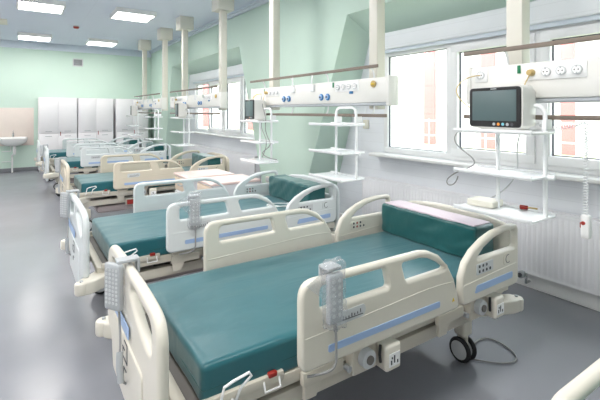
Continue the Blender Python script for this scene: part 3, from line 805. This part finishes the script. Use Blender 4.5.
BM = {}
def bed(x0, yc, var, label, red_mark=False, rz=0.):
    if var not in BM: BM[var] = bed_meshes(var)
    R = BM[var]
    t = thing('hospital_bed', label, 'bed', (x0, yc, 0), rz, 'adjustable hospital beds in a row')
    fb = put('footboard', R['footboard'], t); put('blue_strip', R['foot_strip'], fb); put('printed_diagram', R['foot_diagram'], fb)
    put('headboard', R['headboard'], t)
    for sn in 'nf':
        r = put('side_rail', R['rail_foot'+sn], t)
        put('blue_strip', R['strip_foot'+sn], r); put('angle_gauge', R['gauge'+sn], r); put('warning_sticker', R['warn'+sn], r)
        r = put('side_rail', R['rail_head'+sn], t)
        put('blue_strip', R['strip_head'+sn], r); put('control_panel', R['panelo'+sn], r); put('control_panel', R['paneli'+sn], r); put('round_emblem', R['emblem'+sn], r)
        for k in ('bracket_foot', 'bracket_head'):
            r = put('rail_bracket', R[k+sn], t); put('printed_label', R[k+'label'+sn], r)
        put('bag_hook', R['hook'+sn], t); put('release_handle', R['release'+sn], t)['label'] = 'red release handle with white wire loop'
        if var == 'beige': put('column_lock', R['pedal'+sn], t)['label'] = 'beige box with a red face under the bed'
    put('platform_frame', R['platform_frame'], t); put('deck', R['deck'], t)
    put('base_frame', R['base_frame'], t); put('base_cover', R['base_cover'], t)
    put('lift_column', R['lift0'], t); put('lift_column', R['lift1'], t)
    for (x, y, a) in ((.22, -.38, .5), (.22, .38, -.3), (1.95, -.29, -1.6), (2.02, .38, .2)):
        c = put('caster', R['caster_fork'], t, (x, y, 0), (0, 0, a)); put('wheel', R['caster_wheel'], c)
    for k in range(4):
        b = put('corner_bumper', R['bumper%d' % k], t); put('roller', R['roller%d' % k], b)
    if red_mark: put('red_mark', R['red_cross_mark'], t)
    return t

def fold(seed, amp):
    off = Vector((seed*3.1, seed*1.7, seed*.9))
    def d(p):
        a = noise.noise(Vector((p.x*1.6+p.y*1.2, p.y*5-p.x*2.0, p.z*3))+off)
        c = noise.noise(Vector((p.x*2.2, p.y*2.2, p.z*2))*1.+off*2)
        return amp*(1-abs(a)*2.4) + amp*.8*c
    return d
def mattress(x0, yc, seed, label, rz=0.):
    t = thing('mattress', label, 'mattress', (x0, yc, .5015), rz, 'teal vinyl mattresses on the beds')
    m = MB(); m.rbox(.155, 2.215, -.445, .445, .003, .152, .022, M_teal, 30, fold(seed, .0028))
    put('cover', m, t)
    s = MB(); s.tube(fillet([(.157, -.444), (2.214, -.444), (2.214, .444), (.157, .444)], .02), .0035, M_teal2, cyc=True, mtx=T(0, 0, .062))
    put('seam', s, t)
    return t
def bolster(x0, yc, seed, label, x=1.94, rz=0.):
    t = thing('bolster_cushion', label, 'cushion', (x0+x, yc, .6575), rz, 'teal bolster cushions at the bed heads')
    off = Vector((seed, seed*2, 0))
    def dd(p): 
        return .0065*(1-abs(noise.noise(Vector((p.y*7+p.z*9, p.z*3-p.y*2, p.x*3))+off))*2.5)
    m = MB(); m.rbox(-.0, .20, -.41, .41, 0, .218, .018, M_teal2, 24, dd); put('cover', m, t)
    if seed == 1.90:
        p = MB(); p.rbox(.012, .19, -.395, .395, .213, .229, .007, M_lilac, 6); put('top_panel', p, t)['label'] = 'pale lilac top panel'
    return t

RZ1 = math.radians(-.7)
BEDS = [  # x0, centre y, finish
    (.50, -.07, 'cream'), (.405, 1.90, 'cream'), (.37, 3.60, 'cool'), (.51, 6.50, 'beige'), (.42, 9.28, 'cool'), (.36, 11.42, 'cool')]
bed(*BEDS[0], 'cream hospital bed cut off at the bottom right corner')
bed(*BEDS[1], 'cream hospital bed in front, its near rail carrying a bagged handset', rz=RZ1)
bed(*BEDS[2], 'white hospital bed just behind the cream front bed', True)
bed(*BEDS[3], 'beige hospital bed behind the pink-topped bedside cabinets')
bed(*BEDS[4], 'white hospital bed beyond the beige bed, second from the far wall')
bed(*BEDS[5], 'white hospital bed farthest away in front of the tall cabinets')
for b_, lab in zip(BEDS[1:], ('large teal mattress on the cream front bed', 'teal mattress on the white bed behind the front bed', 'teal mattress on the beige bed', 'teal mattress on the white bed beyond the beige bed', 'teal mattress on the farthest bed by the cabinets')):
    mattress(b_[0], b_[1], b_[1], lab, RZ1 if b_[1] == 1.90 else 0.)
for b_, lab in zip(BEDS[1:], ('wrinkled teal bolster with lilac top on the front bed', 'teal bolster at the head of the bed behind the front one', 'teal bolster at the head of the beige bed', 'teal bolster on the bed beyond the beige one', 'teal bolster on the farthest bed')):
    bolster(b_[0], b_[1]+(.0 if b_[1] == 1.90 else .02), b_[1], lab, rz=-.03)
mattress(BEDS[0][0], BEDS[0][1], 5.5, 'teal mattress on the bed cut off at the bottom right')

# handsets
def handset_meshes():
    b = MB(); b.rbox(-.014, .014, -.048, .048, -.20, .005, .010, M_grey, 8)
    hk = MB(); hk.box(-.012, .085, -.03, .03, .003, .018, M_grey, .006); hk.box(.072, .085, -.03, .03, -.05, .016, M_grey, .005)
    k = MB()
    for i in range(9):
        for j in range(4): k.cyl((-.0135, -.03+j*.02, -.022-i*.018), (-.0165, -.03+j*.02, -.022-i*.018), .0062, M_grey2, n=10)
    return b.mesh('handset_body'), k.mesh('handset_keys'), hk.mesh('handset_hook')
HM = handset_meshes()
def foot_handset(x0, yc, dy, label):
    t = thing('bed_handset', label, 'handset', (x0-.042, yc+dy, .925), 0, 'grey handsets hung on the footboards')
    o = put('body', HM[0], t, (-.02, 0, 0), (0, 0, .55)); put('keys', HM[1], o); put('hook', HM[2], t)
    c = MB(); c.tube([(0, 0, -.20), (0, -.01, -.26), (.0, -.05, -.31), (-.01, -.075, -.36)], .005, M_cable, smooth=True)
    c.tube([(-.01, -.075, -.355), (-.015, -.095, -.41), (-.01, -.10, -.47)], .014, M_grey); c.tube([(-.01, -.10, -.46), (.03, -.06, -.54), (.12, 0, -.56)], .005, M_cable, smooth=True)
    put('cable', c, t)
    return t
foot_handset(BEDS[1][0], BEDS[1][1], .06, 'grey keypad handset hung on the footboard of the front bed')
foot_handset(BEDS[2][0], BEDS[2][1], .30, 'grey handset hung on the footboard of the bed behind the front one')
foot_handset(BEDS[3][0], BEDS[3][1], .30, 'grey handset hung on the footboard of the beige bed')
foot_handset(BEDS[4][0], BEDS[4][1], .30, 'grey handset hung on the footboard beyond the beige bed')

def bag_mesh(seed):
    off = Vector((seed, 2*seed, 0))
    m = MB(); m.rbox(-.052, .052, -.035, .03, -.24, .05, .02, M_bag, 14, lambda p: .011*noise.noise(p*22+off)+.008*noise.noise(p*55+off)-.004)
    return m
def bagged_handset(x, y, z, seed, label):
    t = thing('bagged_handset', label, 'handset', (x, y, z), 0, 'handsets in clear plastic bags on the near rails')
    b = MB(); b.rbox(-.038, .038, -.018, .010, -.215, -.01, .009, M_grey, 8); b.box(-.036, .036, -.012, .062, .0, .016, M_grey, .007); b.box(-.036, .036, .048, .062, -.05, .014, M_grey, .006)
    o = put('body', b, t)
    k = MB()
    for i in range(6):
        for j in range(2): k.cyl((-.015+j*.03, -.017, -.04-i*.028), (-.015+j*.03, -.0205, -.04-i*.028), .008, M_grey2, n=12)
    put('keys', k, o)
    m = bag_mesh(seed); m.plate([(-.16, -.02), (-.06, .03), (-.055, -.12), (-.09, -.08)], [], .004, .001, M_bag, T(0, -.03, 0) @ XZ)
    put('plastic_bag', m, t)['label'] = 'crumpled clear plastic bag'
    c = MB(); c.tube([(0, 0, -.21), (.01, -.005, -.26), (.0, -.01, -.33), (.01, -.01, -.395), (-.03, .0, -.415), (-.10, .05, -.43)], .0055, M_cable, smooth=True); c.cyl((.0, -.005, -.21), (.005, -.006, -.25), .009, M_cable, n=12)
    put('cable', c, t)
    return t
bagged_handset(1.07, BEDS[1][1]-.582, .945, 1.3, 'grey handset in a plastic bag on the front bed rail')
bagged_handset(1.10, BEDS[2][1]-.562, .945, 4.1, 'grey handset in a plastic bag on the rail behind the front bed')

# white tubing on the second bed, cable loop on the floor
cable('tubing_coil', [(2.05, 3.55, .668), (2.12, 3.42, .665), (2.2, 3.38, .665), (2.28, 3.45, .665), (2.2, 3.58, .665), (2.05, 3.62, .665), (2.0, 3.5, .668), (2.1, 3.4, .671), (2.22, 3.42, .671), (2.25, 3.52, .668)],   .005, M_wire, 'loose white tubing lying on the mattress behind the front bed', 'tubing')
cable('floor_cable', [(2.42, 1.72, .03), (2.50, 1.62, .009), (2.66, 1.68, .009), (2.74, 1.62, .009), (2.72, 1.46, .009), (2.62, 1.36, .009), (2.50, 1.42, .009), (2.42, 1.52, .009), (2.36, 1.62, .009)], .0055, M_cable, 'dark cable looped on the floor behind the front bed caster')

# bedside cabinets between the second and third bed
def bedside(x, y, w, d, h, label, drawer):
    t = thing('bedside_cabinet', label, 'bedside cabinet', (x, y, 0), 0, 'bedside cabinets with pale pink tops')
    b = MB(); b.box(-w/2+.03, w/2-.03, -d/2+.02, d/2-.02, .10, h-.03, M_box, .006); put('body', b, t)
    put('top', MB().box(-w/2, w/2, -d/2, d/2, h-.03, h, M_pink, .009, 3), t)['label'] = 'pale pink laminate top'
    for s in (0, 1):
        z0, z1 = ((h-.21, h-.05), (.13, h-.23))[s]
        o = put('drawer' if s == 0 else 'door', MB().box(-w/2+.012, -w/2+.032, -d/2+.03, d/2-.03, z0, z1, drawer if s == 0 else M_box, .004), t)
        hd = MB(); zc = (z0+z1)/2 if s == 0 else z1-.06; hd.tube([(-w/2+.014, -.06, zc), (-w/2-.015, -.06, zc), (-w/2-.015, .06, zc), (-w/2+.014, .06, zc)], .006, M_grey); put('handle', hd, o)
    for sx in (-1, 1):
        for sy in (-1, 1):
            c = MB(); c.cyl((sx*(w/2-.07), sy*(d/2-.06), .05), (sx*(w/2-.07), sy*(d/2-.06), .10), .012, M_grey, n=10); c.cyl((sx*(w/2-.07), sy*(d/2-.06)-.012, .035), (sx*(w/2-.07), sy*(d/2-.06)+.012, .035), .034, M_tyre, n=18, bev=.005)
            put('caster', c, t)
    return t
bedside(1.98, 5.13, .62, .55, .80, 'pale pink-topped bedside cabinet beside the beige bed', M_tan)
bedside(2.05, 4.53, .62, .50, .80, 'pale pink-topped bedside cabinet behind the bed with tubing', M_tan)

# ------------------------------------------------------------------ light from outdoors
w = bpy.data.worlds.new('World'); SC.world = w; w.use_nodes = True
bg = w.node_tree.nodes['Background']
bg.inputs[0].default_value = (.90, .955, 1., 1); bg.inputs[1].default_value = 2.8
for n in NICHES:
    y0, y1 = n['w']
    l = bpy.data.lights.new('window portal', 'AREA'); l.shape = 'RECTANGLE'; l.size = ZW1-ZW0; l.size_y = y1-y0
    l.cycles.is_portal = True
    o = bpy.data.objects.new('window_portal', l); COL.objects.link(o); o.location = (XB+.21, (y0+y1)/2, (ZW0+ZW1)/2)
    o.rotation_euler = (0, PI/2, 0)

# ------------------------------------------------------------------ camera
cam = bpy.data.cameras.new('camera'); co = bpy.data.objects.new('camera', cam); COL.objects.link(co)
cam.sensor_width = 36; cam.lens = 410/600*36; cam.shift_x = 0; cam.shift_y = -(200-111.5)/600
cam.clip_start = .05; cam.clip_end = 200
co.location = (0, 0, 1.6); co.rotation_euler = (PI/2, 0, -math.atan(280/410))
SC.camera = co
vs = SC.view_settings
SC.display_settings.display_device = 'sRGB'
vs.view_transform = 'Standard'; vs.look = 'None'; vs.gamma = 1; vs.exposure = .95; vs.use_curve_mapping = False
